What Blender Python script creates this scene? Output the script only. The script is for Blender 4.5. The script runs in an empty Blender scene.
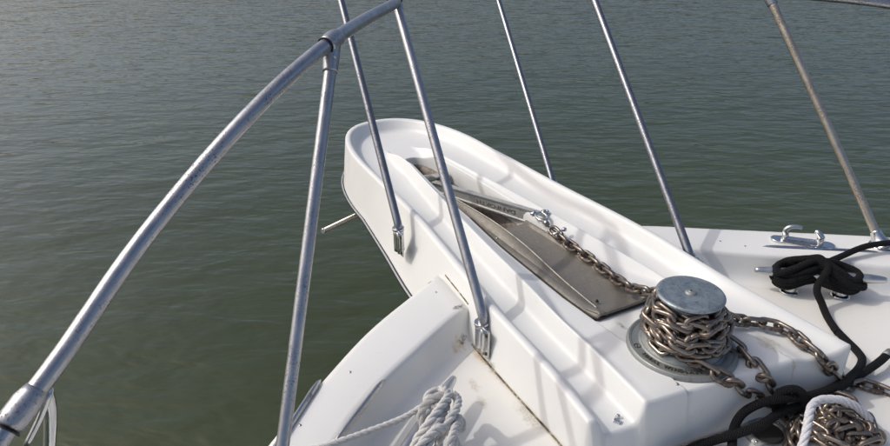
import bpy, bmesh, math, random
from mathutils import Vector, Matrix, noise
random.seed(7)
S = bpy.context.scene
COL = S.collection

# ---------------- camera, sky, sun, exposure ----------------
CAM = (-0.79339, 0.97949, 0.90000)
RIGHT = (-0.454775, -0.890470, -0.015550)
UP = (0.398061, -0.218853, 0.890871)
BACK = (-0.796697, 0.398956, 0.453990)
cd = bpy.data.cameras.new('camera'); cam = bpy.data.objects.new('camera', cd); COL.objects.link(cam)
cd.sensor_width = 36; cd.lens = 26.01; cd.clip_start = 0.02; cd.clip_end = 3000
m = Matrix((RIGHT, UP, BACK)).transposed().to_4x4(); m.translation = Vector(CAM)
cam.matrix_world = m
S.camera = cam
SUNV = Vector((0.56, 0.78, 1.0)).normalized()      # towards the sun
w = bpy.data.worlds.new('World'); S.world = w; w.use_nodes = True
nt = w.node_tree; bg = nt.nodes['Background']
sky = nt.nodes.new('ShaderNodeTexSky'); sky.sky_type = 'NISHITA'; sky.sun_disc = False
sky.sun_elevation = math.asin(SUNV.z); sky.sun_rotation = math.atan2(SUNV.x, SUNV.y)
sky.dust_density = 5.0; sky.air_density = 0.8; sky.ozone_density = 1.2
nt.links.new(sky.outputs[0], bg.inputs[0]); bg.inputs[1].default_value = 0.15
sl = bpy.data.lights.new('sun', 'SUN'); sl.energy = 1.4; sl.angle = math.radians(1.0); sl.color = (1.0, 0.985, 0.95)
so = bpy.data.objects.new('sun', sl); COL.objects.link(so)
so.rotation_euler = SUNV.to_track_quat('Z', 'Y').to_euler()
S.view_settings.view_transform = 'Standard'; S.view_settings.look = 'None'
S.view_settings.gamma = 1; S.view_settings.exposure = 0.0
S.render.engine = 'CYCLES'

# ---------------- materials ----------------
def mat(name, col, rough=.5, metal=0.0, spec=.5):
    M = bpy.data.materials.new(name); M.use_nodes = True
    b = M.node_tree.nodes['Principled BSDF']
    b.inputs['Base Color'].default_value = (*col, 1); b.inputs['Roughness'].default_value = rough
    b.inputs['Metallic'].default_value = metal; b.inputs['Specular IOR Level'].default_value = spec
    return M
class N:
    def __init__(s, M): s.M = M; s.t = M.node_tree; s.b = s.t.nodes['Principled BSDF']
    def n(s, ty, **k):
        o = s.t.nodes.new(ty)
        for a, v in k.items(): setattr(o, a, v)
        return o
    def l(s, a, b): s.t.links.new(a, b)
    def co(s, kind='Object', scale=(1,1,1), rot=(0,0,0)):
        tc = s.n('ShaderNodeTexCoord'); mp = s.n('ShaderNodeMapping')
        mp.inputs['Scale'].default_value = scale; mp.inputs['Rotation'].default_value = rot
        s.l(tc.outputs[kind], mp.inputs[0]); return mp.outputs[0]
    def noise(s, co, scale, detail=4, rough=.55, dist=0):
        o = s.n('ShaderNodeTexNoise'); o.inputs['Scale'].default_value = scale
        o.inputs['Detail'].default_value = detail; o.inputs['Roughness'].default_value = rough
        o.inputs['Distortion'].default_value = dist
        s.l(co, o.inputs['Vector']); return o.outputs['Fac']
    def ramp(s, f, stops):
        o = s.n('ShaderNodeValToRGB'); e = o.color_ramp.elements
        while len(e) < len(stops): e.new(.5)
        for i, (p, c) in enumerate(stops):
            e[i].position = p; e[i].color = (*c, 1) if len(c) == 3 else c
        s.l(f, o.inputs[0]); return o.outputs[0]
    def mix(s, f, a, b, mode='MIX'):
        o = s.n('ShaderNodeMix', data_type='RGBA', blend_type=mode)
        if isinstance(f, (int, float)): o.inputs[0].default_value = f
        else: s.l(f, o.inputs[0])
        for i, v in ((6, a), (7, b)):
            if isinstance(v, tuple): o.inputs[i].default_value = (*v, 1)
            else: s.l(v, o.inputs[i])
        return o.outputs[2]
    def bump(s, h, strength, dist, prev=None):
        o = s.n('ShaderNodeBump'); o.inputs['Strength'].default_value = strength
        o.inputs['Distance'].default_value = dist; s.l(h, o.inputs['Height'])
        if prev is not None: s.l(prev, o.inputs['Normal'])
        s.l(o.outputs[0], s.b.inputs['Normal']); return o.outputs[0]
    def math(s, op, a, b=None, clamp=False):
        o = s.n('ShaderNodeMath', operation=op, use_clamp=clamp)
        for i, v in ((0, a), (1, b)):
            if v is None: continue
            if isinstance(v, (int, float)): o.inputs[i].default_value = v
            else: s.l(v, o.inputs[i])
        return o.outputs[0]
    def spot(s, co, c, rx, ry, amp=.02, nscale=25):
        """soft irregular blot round the point c (object space)"""
        ns = s.n('ShaderNodeTexNoise'); ns.inputs['Scale'].default_value = nscale; ns.inputs['Detail'].default_value = 5
        s.l(co, ns.inputs['Vector'])
        sub = s.n('ShaderNodeVectorMath', operation='SUBTRACT'); s.l(ns.outputs['Color'], sub.inputs[0]); sub.inputs[1].default_value = (.5,.5,.5)
        sc = s.n('ShaderNodeVectorMath', operation='SCALE'); s.l(sub.outputs[0], sc.inputs[0]); sc.inputs['Scale'].default_value = amp*3.0
        ad = s.n('ShaderNodeVectorMath', operation='ADD'); s.l(co, ad.inputs[0]); s.l(sc.outputs[0], ad.inputs[1])
        su = s.n('ShaderNodeVectorMath', operation='SUBTRACT'); s.l(ad.outputs[0], su.inputs[0]); su.inputs[1].default_value = c
        mu = s.n('ShaderNodeVectorMath', operation='MULTIPLY'); s.l(su.outputs[0], mu.inputs[0]); mu.inputs[1].default_value = (1/rx, 1/ry, 1/max(rx, ry))
        ln = s.n('ShaderNodeVectorMath', operation='LENGTH'); s.l(mu.outputs[0], ln.inputs[0])
        mr = s.n('ShaderNodeMapRange'); s.l(ln.outputs['Value'], mr.inputs[0])
        mr.inputs[1].default_value = 1.0; mr.inputs[2].default_value = .45; mr.inputs[3].default_value = 0; mr.inputs[4].default_value = 1
        return mr.outputs[0]

def gelcoat(name, base, dirt, blots=(), rough=.38, dirtamt=.35):
    M = mat(name, base, rough); n = N(M); co = n.co()
    f = n.noise(co, 3.2, 6, .6); c = n.mix(n.ramp(f, [(.35, (0,0,0)), (.75, (dirtamt,)*3)]), base, dirt)
    sp = n.noise(co, 85, 3, .7); c = n.mix(n.ramp(sp, [(.70, (0,0,0)), (.80, (.45,)*3)]), c, tuple(x*.55 for x in dirt))
    sc = n.noise(n.co(scale=(9, 60, 30), rot=(0,0,.5)), 2.5, 5, .7)
    c = n.mix(n.ramp(sc, [(.64, (0,0,0)), (.74, (.38,)*3)]), c, tuple(x*.7 for x in dirt))
    hs = n.noise(n.co(scale=(60, 5, 20), rot=(0,0,-.6)), 3.0, 4, .75)
    pm = n.ramp(n.noise(co, 4.5, 3, .6), [(.48, (0,0,0)), (.62, (.5,)*3)])
    c = n.mix(n.mix(1.0, n.ramp(hs, [(.63, (0,0,0)), (.68, (1,1,1))]), pm, 'MULTIPLY'), c, tuple(x*.72 for x in dirt))
    for (p, rx, ry, amp, ns, colr, a) in blots:
        s = n.spot(co, p, rx, ry, amp, ns)
        br = n.ramp(n.noise(co, ns*3.2, 5, .75), [(.38, (.12,)*3), (.58, (1,1,1))])
        s = n.math('MULTIPLY', n.math('MULTIPLY', s, a), br); s = n.math('MULTIPLY', s, 1.35, True); c = n.mix(s, c, colr)
    n.l(c, n.b.inputs['Base Color'])
    r = n.ramp(n.noise(co, 14, 5), [(.3, (rough-.08,)*3), (.75, (rough+.18,)*3)]); n.l(r, n.b.inputs['Roughness'])
    n.bump(n.noise(co, 7, 3), .12, .01)
    return M
RUST = (.36, .17, .05); GRIME = (.10, .08, .055)
G_PULPIT = gelcoat('gelcoat_white', (.71, .715, .69), (.60, .595, .55), [
    ((0.1351,0.0516,0.0000), .03, .008, .006, 60, (.30,.24,.15), .8), ((0.1593,0.0794,0.0000), .02, .01, .006, 60, (.35,.3,.2), .6),
    ((-0.1450,-0.1730,-0.0100), .05, .006, .006, 60, (.42,.38,.28), .6), ((-0.0826,-0.1814,-0.0100), .035, .03, .02, 40, (.45,.40,.30), .7), ((-0.0706,-0.1065,-0.0100), .03, .02, .02, 50, (.42,.36,.27), .7),
    ((0.2780,0.3319,-0.1200), .03, .012, .01, 60, GRIME, .6)], dirtamt=.25)
G_DECK = gelcoat('gelcoat_cream', (.72, .71, .665), (.58, .555, .485), [
    ((0.3819,0.3569,-0.1300), .050, .025, .012, 25, (.55,.40,.21), .7), ((0.3723,0.3736,-0.1300), .035, .016, .008, 30, (.48,.26,.08), 1), ((0.3957,0.3435,-0.1250), .02, .012, .006, 60, (.16,.10,.05), 1), ((0.2763,0.3270,-0.1300), .05, .010, .006, 60, (.2,.16,.1), .8),
    ((0.3317,0.3235,-0.1300), .07, .02, .02, 40, (.55,.42,.24), .7),
    ((0.2332,0.3246,-0.1300), .06, .02, .012, 60, (.45,.40,.30), .6), ((0.0878,0.3357,-0.1300), .06, .025, .014, 70, (.42,.39,.31), .6),
    ((0.2317,0.3971,-0.1300), .03, .012, .01, 90, (.5,.46,.38), .7), ((0.1733,0.4091,-0.1300), .03, .014, .01, 90, (.5,.46,.38), .6),
    ((-0.1840,-0.1953,-0.1300), .10, .05, .03, 45, (.42,.35,.22), .7), ((-0.1541,-0.1523,-0.1300), .03, .03, .012, 70, (.30,.25,.15), .8)], rough=.45)
G_RAIL = gelcoat('gelcoat_cap', (.71, .71, .685), (.61, .60, .55), [
    ((0.4297,0.3307,-0.0500), .012, .02, .008, 70, GRIME, .8), ((0.3758,0.3630,-0.1300), .035, .016, .012, 30, (.56,.42,.24), .6), ((0.3711,0.3799,-0.1300), .026, .012, .012, 22, (.52,.32,.12), .5), ((0.3873,0.3451,-0.1220), .020, .014, .012, 45, (.14,.10,.06), .7), ((0.5816,0.3467,-0.0500), .012, .012, .006, 90, GRIME, .9)], dirtamt=.25)

def steel(name, base=(.52,.54,.58), rough=.26, pit=.5, pitcol=(.10,.07,.05), pscale=260, thr=.64, metal=1.0):
    M = mat(name, base, rough, metal); n = N(M); co = n.co()
    c = n.mix(n.ramp(n.noise(co, 22, 5, .6), [(.3, (0,0,0)), (.8, (.6,)*3)]), base, tuple(x*.72 for x in base))
    p = n.ramp(n.noise(co, pscale, 3, .6), [(thr, (0,0,0)), (thr+.06, (pit,)*3)])
    big = n.ramp(n.noise(co, 9, 4, .6), [(.42, (.15,)*3), (.6, (1,1,1))])
    pm = n.mix(1.0, p, big, 'MULTIPLY')
    c = n.mix(pm, c, pitcol); n.l(c, n.b.inputs['Base Color'])
    inv = n.math('SUBTRACT', 1.0, n.math('MULTIPLY', pm, 1.0)); n.l(n.math('MULTIPLY', inv, metal), n.b.inputs['Metallic'])
    r = n.ramp(n.noise(co, 40, 4), [(.3, (rough-.08,)*3), (.8, (rough+.22,)*3)]); n.l(r, n.b.inputs['Roughness'])
    n.bump(n.noise(co, pscale*.7, 3), .25, .0008)
    return M
M_RAIL = steel('aged_stainless', (.44,.45,.475), .35, .9, thr=.565)
M_POST = steel('thin_post_steel', (.26,.28,.315), .30, .9, (.13,.10,.08), 230, .52)
M_RUSTRAIL = steel('weathered_stainless', (.55,.50,.42), .36, .85, (.16,.10,.05), 200, .50)
M_CHROME = steel('chromed_bronze', (.66,.66,.66), .16, .5, thr=.68)
M_CLEAT = steel('cast_aluminium', (.62,.62,.61), .34, .4, (.2,.17,.13), 180, .66)
M_STRIP = steel('stainless_strip', (.50,.50,.50), .30, .9, (.18,.08,.03), 60, .57)
M_CHAIN = steel('chain_steel', (.30,.255,.215), .30, .92, (.050,.030,.019), 110, .44)
M_TRAY = steel('tray_metal', (.235,.22,.19), .50, .42, (.10,.085,.065), 120, .46, .45)
M_TRAYEDGE = steel('tray_edge', (.42,.40,.35), .45, .6, (.16,.13,.09), 90, .5, .6)
M_GALV = steel('galvanised_cast', (.33,.345,.33), .50, .6, (.15,.14,.12), 150, .56, .75)
M_SHANK = steel('galvanised_shank', (.52,.52,.49), .50, .6, (.22,.19,.15), 120, .56, .55)
# windlass top: blue grey painted-looking zinc with a darker bloom
M_CAP = mat('zinc_cap', (.22,.28,.31), .42, .75); n = N(M_CAP); co = n.co()
c = n.mix(n.ramp(n.noise(co, 26, 6, .65, .6), [(.30, (0,0,0)), (.72, (1,1,1))]), (.44,.49,.51), (.17,.20,.215))
c = n.mix(n.ramp(n.noise(co, 170, 4, .7), [(.56, (0,0,0)), (.68, (.7,)*3)]), c, (.05,.06,.06))
n.l(c, n.b.inputs['Base Color']); n.l(n.ramp(n.noise(co, 50, 4), [(.3, (.34,)*3), (.8, (.62,)*3)]), n.b.inputs['Roughness'])
n.bump(n.noise(co, 220, 4), .4, .001)
M_BLACK = mat('rubber_black', (.012,.012,.013), .5)
M_RUB = mat('rub_strip_black', (.02,.02,.022), .45)
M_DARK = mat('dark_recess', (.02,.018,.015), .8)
M_CAST = mat('cast_letters', (.16,.155,.14), .6, .3)
M_LETTER = mat('letter_dark', (.07,.07,.06), .7, .3)  # dark metal of the raised base plate letters and emblem
def ropemat(name, col, dark, sc, rough=.9):
    M = mat(name, col, rough, 0, .2); n = N(M); co = n.co()
    c = n.mix(n.ramp(n.noise(co, sc, 4, .7), [(.35, (0,0,0)), (.7, (1,1,1))]), col, dark)
    n.l(c, n.b.inputs['Base Color']); n.bump(n.noise(co, sc*1.3, 3, .7), .7, .0015)
    return M
M_WROPE = ropemat('white_rope_fibre', (.66,.65,.62), (.46,.45,.43), 350)
M_WROPE2 = ropemat('braided_rope_fibre', (.64,.64,.66), (.44,.44,.46), 350)
M_BROPE = mat('black_braid', (.010,.010,.011), .78, 0, .25); n = N(M_BROPE)
uv = n.co('UV'); 
def braid(n, uv, k=1.0):
    sx = n.n('ShaderNodeSeparateXYZ'); n.l(uv, sx.inputs[0])
    a = n.math('ADD', sx.outputs[0], sx.outputs[1]); b = n.math('SUBTRACT', sx.outputs[0], sx.outputs[1])
    s1 = n.math('ABSOLUTE', n.math('SINE', n.math('MULTIPLY', a, 3.14159*k)))
    s2 = n.math('ABSOLUTE', n.math('SINE', n.math('MULTIPLY', b, 3.14159*k)))
    return n.math('MULTIPLY', s1, s2)
h = braid(n, uv); n.bump(h, .8, .0025)
c = n.ramp(h, [(.0, (.002,.002,.0025)), (.7, (.008,.008,.009))]); n.l(c, n.b.inputs['Base Color'])

# ---------------- mesh helpers ----------------
def mkmesh(name, vs, fs, smooth=True):
    me = bpy.data.meshes.new(name); me.from_pydata([tuple(v) for v in vs], [], fs); me.update()
    if smooth:
        for p in me.polygons: p.use_smooth = True
    return me
def obj(name, me, M, parent=None, loc=None, mw=None):
    if isinstance(me, tuple): me = mkmesh(name, *me)
    o = bpy.data.objects.new(name, me); COL.objects.link(o)
    if M is not None and not me.materials: me.materials.append(M)
    if mw is not None: o.matrix_world = mw
    if loc is not None: o.location = loc
    if parent: o.parent = parent; o.matrix_parent_inverse = Matrix.Translation(-Vector(parent.location))
    return o
def thing(name, label, cat, loc=(0,0,0), group=None):
    o = bpy.data.objects.new(name, None); COL.objects.link(o); o.location = loc; o.empty_display_size = .05
    o['label'] = label; o['category'] = cat
    if group: o['group'] = group
    return o
def tag(o, label, cat, group=None):
    o['label'] = label; o['category'] = cat
    if group: o['group'] = group
    return o
def cr(pts, n=8, closed=False):
    """Catmull-Rom (centripetal-ish) resampling"""
    P = [Vector(p) for p in pts]; out = []
    L = len(P)
    rng = range(L if closed else L-1)
    for i in rng:
        if closed: a, b, c, d = P[(i-1) % L], P[i], P[(i+1) % L], P[(i+2) % L]
        else:
            b, c = P[i], P[i+1]
            a = P[i-1] if i > 0 else b*2-c
            d = P[i+2] if i+2 < L else c*2-b
        for k in range(n):
            t = k/n
            out.append(.5*((2*b)+(c-a)*t+(2*a-5*b+4*c-d)*t*t+(3*b-a-3*c+d)*t**3))
    if not closed: out.append(P[-1])
    return out
def arclen(P):
    s = [0]
    for i in range(1, len(P)): s.append(s[-1]+(P[i]-P[i-1]).length)
    return s
def resample(P, step):
    s = arclen(P); n = max(2, int(round(s[-1]/step))); out = []; j = 0
    for i in range(n+1):
        t = s[-1]*i/n
        while j < len(P)-2 and s[j+1] < t: j += 1
        d = s[j+1]-s[j]; f = 0 if d < 1e-9 else (t-s[j])/d
        out.append(P[j].lerp(P[j+1], min(max(f, 0), 1)))
    return out
def frames(P):
    T = []
    for i in range(len(P)):
        a = P[max(i-1, 0)]; b = P[min(i+1, len(P)-1)]; T.append((b-a).normalized())
    u = T[0].orthogonal().normalized() if abs(T[0].z) > .95 else (Vector((0,0,1))-T[0]*T[0].z).normalized()
    F = []
    for t in T:
        u = (u-t*u.dot(t)).normalized(); F.append((t, u, t.cross(u)))
    return F
def tube(P, r, seg=16, caps=True, uvk=None, sx=1.0):
    """r: number or function of arc fraction; returns mesh"""
    F = frames(P); s = arclen(P); Lt = s[-1] or 1; vs = []; fs = []
    for i, p in enumerate(P):
        rr = r(s[i]/Lt) if callable(r) else r
        t, u, v = F[i]
        for k in range(seg):
            a = 2*math.pi*k/seg; vs.append(p+u*math.cos(a)*rr+v*math.sin(a)*rr*sx)
    for i in range(len(P)-1):
        for k in range(seg):
            k2 = (k+1) % seg; fs.append((i*seg+k, i*seg+k2, (i+1)*seg+k2, (i+1)*seg+k))
    nf = len(fs)
    if caps:
        fs.append(tuple(range(seg))[::-1]); fs.append(tuple((len(P)-1)*seg+k for k in range(seg)))
    me = mkmesh('tube', vs, fs)
    if caps:
        me.polygons[nf].use_smooth = False; me.polygons[nf+1].use_smooth = False
    if uvk:
        uvl = me.uv_layers.new(name='UVMap')
        for pi, p in enumerate(me.polygons):
            if pi >= nf: continue
            i, k = divmod(pi, seg)
            c4 = [(k, i), (k+1, i), (k+1, i+1), (k, i+1)]
            # vertex order in the face: k, k+1, k+1 next, k next
            for li, (kk, ii) in zip(p.loop_indices, c4):
                uvl.data[li].uv = (kk/seg*uvk[0], s[ii]*uvk[1])
    return me
def join(meshes, name='joined'):
    bm = bmesh.new()
    for me in meshes: bm.from_mesh(me)
    out = bpy.data.meshes.new(name); bm.to_mesh(out); bm.free()
    return out
def lathe(prof, seg=64, ctr=(0,0,0)):
    """prof: list of (r,z); first/last r may be 0"""
    c = Vector(ctr); vs = []; fs = []; idx = []
    for r, z in prof:
        if r < 1e-6: idx.append([len(vs)]); vs.append(c+Vector((0,0,z)))
        else:
            idx.append(list(range(len(vs), len(vs)+seg)))
            for k in range(seg):
                a = 2*math.pi*k/seg; vs.append(c+Vector((r*math.cos(a), r*math.sin(a), z)))
    for a, b in zip(idx, idx[1:]):
        for k in range(seg):
            k2 = (k+1) % seg
            if len(a) == 1 and len(b) == 1: continue
            if len(a) == 1: fs.append((a[0], b[k], b[k2]))
            elif len(b) == 1: fs.append((a[k], a[k2], b[0])) 
            else: fs.append((a[k], a[k2], b[k2], b[k]))
    me = mkmesh('lathe', vs, fs)
    bm = bmesh.new(); bm.from_mesh(me); bmesh.ops.recalc_face_normals(bm, faces=bm.faces); bm.to_mesh(me); bm.free()
    return me
def rounded(prof, r=.003, n=4):
    """round the corners of an open 2-D profile"""
    out = [prof[0]]
    for i in range(1, len(prof)-1):
        a, b, c = Vector(prof[i-1]), Vector(prof[i]), Vector(prof[i+1])
        ra = min(r, (a-b).length*.45, (c-b).length*.45)
        p = b+(a-b).normalized()*ra; q = b+(c-b).normalized()*ra
        for k in range(n+1):
            t = k/n; out.append(tuple(p*(1-t)**2+b*2*t*(1-t)+q*t*t))
    out.append(prof[-1]); return out
def prism(poly, z0, z1, bev=.002, seg=2):
    bm = bmesh.new(); vs = [bm.verts.new((x, y, z0)) for x, y in poly]
    f = bm.faces.new(vs); f.normal_update()
    if f.normal.z < 0: f.normal_flip()
    r = bmesh.ops.extrude_face_region(bm, geom=[f]); bmesh.ops.translate(bm, verts=[v for v in r['geom'] if isinstance(v, bmesh.types.BMVert)], vec=(0,0,z1-z0))
    bmesh.ops.recalc_face_normals(bm, faces=bm.faces)
    if bev: bmesh.ops.bevel(bm, geom=bm.edges[:], offset=bev, segments=seg, affect='EDGES', profile=.6)
    me = bpy.data.meshes.new('prism'); bm.to_mesh(me); bm.free()
    for p in me.polygons: p.use_smooth = len(p.vertices) == 4 and p.area < 1e-5
    return me
def box(sx, sy, sz, bev=.002, mw=None):
    me = prism([(-sx/2,-sy/2), (sx/2,-sy/2), (sx/2,sy/2), (-sx/2,sy/2)], -sz/2, sz/2, bev)
    if mw is not None: me.transform(mw)
    return me
def frame_mw(p, x, z):
    """matrix with origin p, local X along x, local Z near z"""
    x = Vector(x).normalized(); z = Vector(z); y = z.cross(x).normalized(); z = x.cross(y)
    m = Matrix((x, y, z)).transposed().to_4x4(); m.translation = Vector(p); return m
def interp(tab, x):
    if x <= tab[0][0]: return tab[0][1]
    for (a, fa), (b, fb) in zip(tab, tab[1:]):
        if x <= b:
            t = (x-a)/(b-a); return fa+(fb-fa)*t
    return tab[-1][1]
def sinterp(tab, x):
    """smooth (monotone-ish cubic) interpolation"""
    n = len(tab)
    if x <= tab[0][0]: return tab[0][1]
    if x >= tab[-1][0]: return tab[-1][1]
    for i in range(n-1):
        if x <= tab[i+1][0]:
            x0, y0 = tab[i]; x1, y1 = tab[i+1]; h = x1-x0; t = (x-x0)/h
            m0 = (y1-tab[i-1][1])/(x1-tab[i-1][0]) if i > 0 else (y1-y0)/h
            m1 = (tab[i+2][1]-y0)/(tab[i+2][0]-x0) if i+2 < n else (y1-y0)/h
            return (2*t**3-3*t*t+1)*y0+(t**3-2*t*t+t)*h*m0+(-2*t**3+3*t*t)*y1+(t**3-t*t)*h*m1

# ---------------- water ----------------
WZ = -1.55
me = mkmesh('water', [(-600,-600,WZ), (600,-600,WZ), (600,600,WZ), (-600,600,WZ)], [(0,1,2,3)], False)
M = mat('harbour_water', (.034,.046,.023), .05, 0, .5); n = N(M)
n.b.inputs['IOR'].default_value = 1.36
VA = math.radians(-26.6)
def wco(rot, sx, sy):
    tc = n.n('ShaderNodeTexCoord'); m1 = n.n('ShaderNodeMapping'); m1.inputs['Rotation'].default_value = (0,0,rot)
    m2 = n.n('ShaderNodeMapping'); m2.inputs['Scale'].default_value = (sx, sy, 1)
    n.l(tc.outputs['Object'], m1.inputs[0]); n.l(m1.outputs[0], m2.inputs[0]); return m2.outputs[0]
murk = n.mix(n.ramp(n.noise(wco(0,1,1), .35, 4), [(.3,(0,0,0)), (.7,(1,1,1))]), (.043,.056,.025), (.034,.045,.019))
n.l(murk, n.b.inputs['Base Color'])
b1 = n.bump(n.noise(wco(-VA-.05, 1.0, .40), 3.2, 3, .55, .3), 1.0, .026)
b2 = n.bump(n.noise(wco(-VA+.30, 1.0, .38), 17, 2, .5, .2), 1.0, .0030, b1)
b2 = n.bump(n.noise(wco(-VA+.12, 1.0, .33), 7, 2, .5, .35), 1.0, .017, b2)
b3 = n.bump(n.noise(wco(-VA-.3, 1.0, .3), 1.1, 2, .5), 1.0, .03, b2)
o = obj('water', me, M); o['kind'] = 'structure'

# ---------------- boat : hull, deck, cap rail ----------------
boat = thing('motor_yacht', 'white fibreglass foredeck with raised anchor pulpit pointing over green water', 'boat', (0,0,0))
PORT = [(-2.6,2.05), (-1.8,1.93), (-1.0,1.66), (-.5,1.42), (-.2,1.22), (0,1.075), (.179,.905), (.338,.722), (.462,.563), (.573,.372), (.70,.16), (.76,0)]
STB = [(-2.6,-2.05), (-1.8,-1.93), (-1.0,-1.72), (-.5,-1.50), (-.2,-1.32), (0,-1.18), (.144,-1.015), (.363,-.70), (.470,-.545), (.566,-.404), (.70,-.16), (.76,0)]
PIN = [(-2.6,1.86), (-1.8,1.73), (-1.0,1.47), (-.5,1.20), (-.2,1.03), (0,.90), (.13,.766), (.19,.703), (.26,.605), (.33,.485), (.37,.415), (.415,.32), (.45,.15), (.46,0)]
SIN = [(-2.6,-1.86), (-1.8,-1.73), (-1.0,-1.5), (-.5,-1.27), (-.2,-1.08), (0,-.885), (.03,-.835), (.16,-.69), (.25,-.568), (.364,-.425), (.42,-.32), (.45,-.15), (.46,0)]
def arc_pts(tab, n):
    P = cr([(x, y, 0) for x, y in tab], 10); return resample2(P, n)
def resample2(P, n):
    s = arclen(P); out = []; j = 0
    for i in range(n+1):
        t = s[-1]*i/n
        while j < len(P)-2 and s[j+1] < t: j += 1
        d = s[j+1]-s[j]; out.append(P[j].lerp(P[j+1], 0 if d < 1e-9 else min(max((t-s[j])/d, 0), 1)))
    return out
NS = 120
def capside(outer, inner, sgn):
    A = arc_pts(outer, NS); B = arc_pts(inner, NS)
    vs = []; fs = []; m = 0
    # profile across the cap from the outside of the hull to the foot of the inner wall
    for a, b in zip(A, B):
        d = (b-a); w = d.length; d = d.normalized()
        prof = [(0.012, -.16), (-.004, -.12), (-.006, -.085), (0, -.066), (.006, -.057), (.014, -.0515), (.028, -.050),
                (w-.022, -.050), (w-.010, -.0515), (w-.003, -.056), (w, -.064), (w+.010, -.095), (w+.018, -.112), (w+.028, -.123), (w+.042, -.1285), (w+.065, -.1300)]
        dip = .05*max(0, min(1, (.31-abs(a.y))/.03)) 
        for q, z in prof:
            yy = a.y+d.y*q; dd = .05*max(0, min(1, (.30-abs(yy))/.03)); vs.append(Vector((a.x+d.x*q, yy, z-(dd if z > -.1 else 0))))
        m = len(prof)
    for i in range(NS):
        for k in range(m-1):
            f = (i*m+k, i*m+k+1, (i+1)*m+k+1, (i+1)*m+k); fs.append(f if sgn < 0 else f[::-1])
    return mkmesh('cap', vs, fs), A, B
pc, PA, PB = capside(PORT, PIN, 1); sc_, SA, SB = capside(STB, SIN, -1)
obj('toe_rail', pc, G_RAIL, boat); obj('toe_rail', sc_, G_RAIL, boat)
# deck floor: one sheet a few mm under the foot of the cove
fl = [Vector((p.x, p.y, -.1302)) + (Vector((p.x-a.x, p.y-a.y, 0)).normalized()*.062) for p, a in zip(PB, PA)]
fr = [Vector((p.x, p.y, -.1302)) + (Vector((p.x-a.x, p.y-a.y, 0)).normalized()*.062) for p, a in zip(SB, SA)]
vs = fl+fr; fs = [(i, i+1, NS+1+i+1, NS+1+i) for i in range(NS)]
me = mkmesh('deck', vs, [f[::-1] for f in fs]); obj('deck', me, G_DECK, boat)
# hull sides flare in to the waterline
def hullside(A, sgn):
    vs = []; fs = []; lv = [(-.12, 0.0), (-.35, .04), (-.8, .12), (-1.3, .26), (-1.75, .42)]
    for i, a in enumerate(A):
        t = i/NS
        for z, k in lv:
            yy = a.y-sgn*min(k*(.8+.6*t), abs(a.y)); vs.append(Vector((a.x-k*.8*t+.0, yy, z)))
    m = len(lv)
    for i in range(NS):
        for k in range(m-1):
            f = (i*m+k, i*m+k+1, (i+1)*m+k+1, (i+1)*m+k); fs.append(f[::-1] if sgn < 0 else f)
    return mkmesh('hull', vs, fs)
obj('hull', join([hullside(PA, 1), hullside(SA, -1)]), G_RAIL, boat)

# ---------------- pulpit (moulded anchor platform) ----------------
XL = 1.30
LIP_P = [(-.14,.330), (0,.315), (.19,.303), (.36,.297), (.51,.281), (.92,.247), (1.15,.245), (1.30,.243)]
LIP_S = [(-.18,.338), (.13,.322), (.48,.330), (.87,.303), (1.15,.290), (1.30,.280)]
BOT_P = [(-.10,.332), (0,.333), (.20,.343), (.40,.341), (.74,.333), (1.01,.304), (1.30,.275)]
RID = [(-.14,.200), (-.11,.197), (.05,.185), (.23,.176), (.43,.160), (.57,.150), (.84,.128), (1.07,.103), (1.30,.076)]
SLT = [(.10,.094), (.18,.094), (.62,.096), (.90,.089), (1.10,.078), (1.30,.060)]
def zplat(x): return interp([(-.1, 0), (.10, -.006), (.17, -.012), (.30, -.020), (.6, -.020), (.8, -.010), (1.3, -.012)], x)
legX = [-.115+.295*i/10 for i in range(10)]+[.18]+[.18+(XL-.18)*i/36 for i in range(1, 37)]
NI = 10
secs = []           # each: (kind, payload)
def keys(x, side):
    lip = sinterp(LIP_P if side > 0 else LIP_S, x); bot = sinterp(BOT_P, x)+(0 if side > 0 else .012)
    rid = sinterp(RID, x); sl = sinterp(SLT, x)
    return lip, bot, rid, sl
ZC = -.050
def profile(lip, bot, rid, sl, zr, zp, zs, zb, bl_=0.0):
    """outer bottom -> slot edge, as (offset from centre line, z, fillet)"""
    pl = max(rid-.018, sl+.006)*(1-bl_)+(sl+.010)*bl_
    return [(bot, zb, 0), (lip+.002, -.002, .009), (lip-.018, -.001, .010), (lip-.038, ZC, .018), (rid+.017, ZC, .014), (rid, zr, .008), (pl, zp, .010), (sl, zs, .005), (sl-.004, zs-.020, 0)]
def smoothprof(K):
    out = [K[0][:2]]
    for i in range(1, len(K)-1):
        a, b, c = Vector(K[i-1][:2]), Vector(K[i][:2]), Vector(K[i+1][:2]); r = K[i][2]
        la, lc = (a-b).length, (c-b).length
        ra, rc = min(r, la*.48), min(r, lc*.48)
        p = b+(a-b).normalized()*ra; q = b+(c-b).normalized()*rc
        for k in range(5):
            t = k/4; v = p*(1-t)**2+b*2*t*(1-t)+q*t*t; out.append((v.x, v.y))
    out.append(K[-1][:2]); return out
def skew(x, y): return x+(.09 if y > 0 else .17)*y*max(0, min(1, (.10-x)/.2))
rows = []
def zridge(x): return interp([(-.14, .002), (.05, .004), (.2, .004), (1.0, .002), (1.3, -.002)], x)
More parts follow.
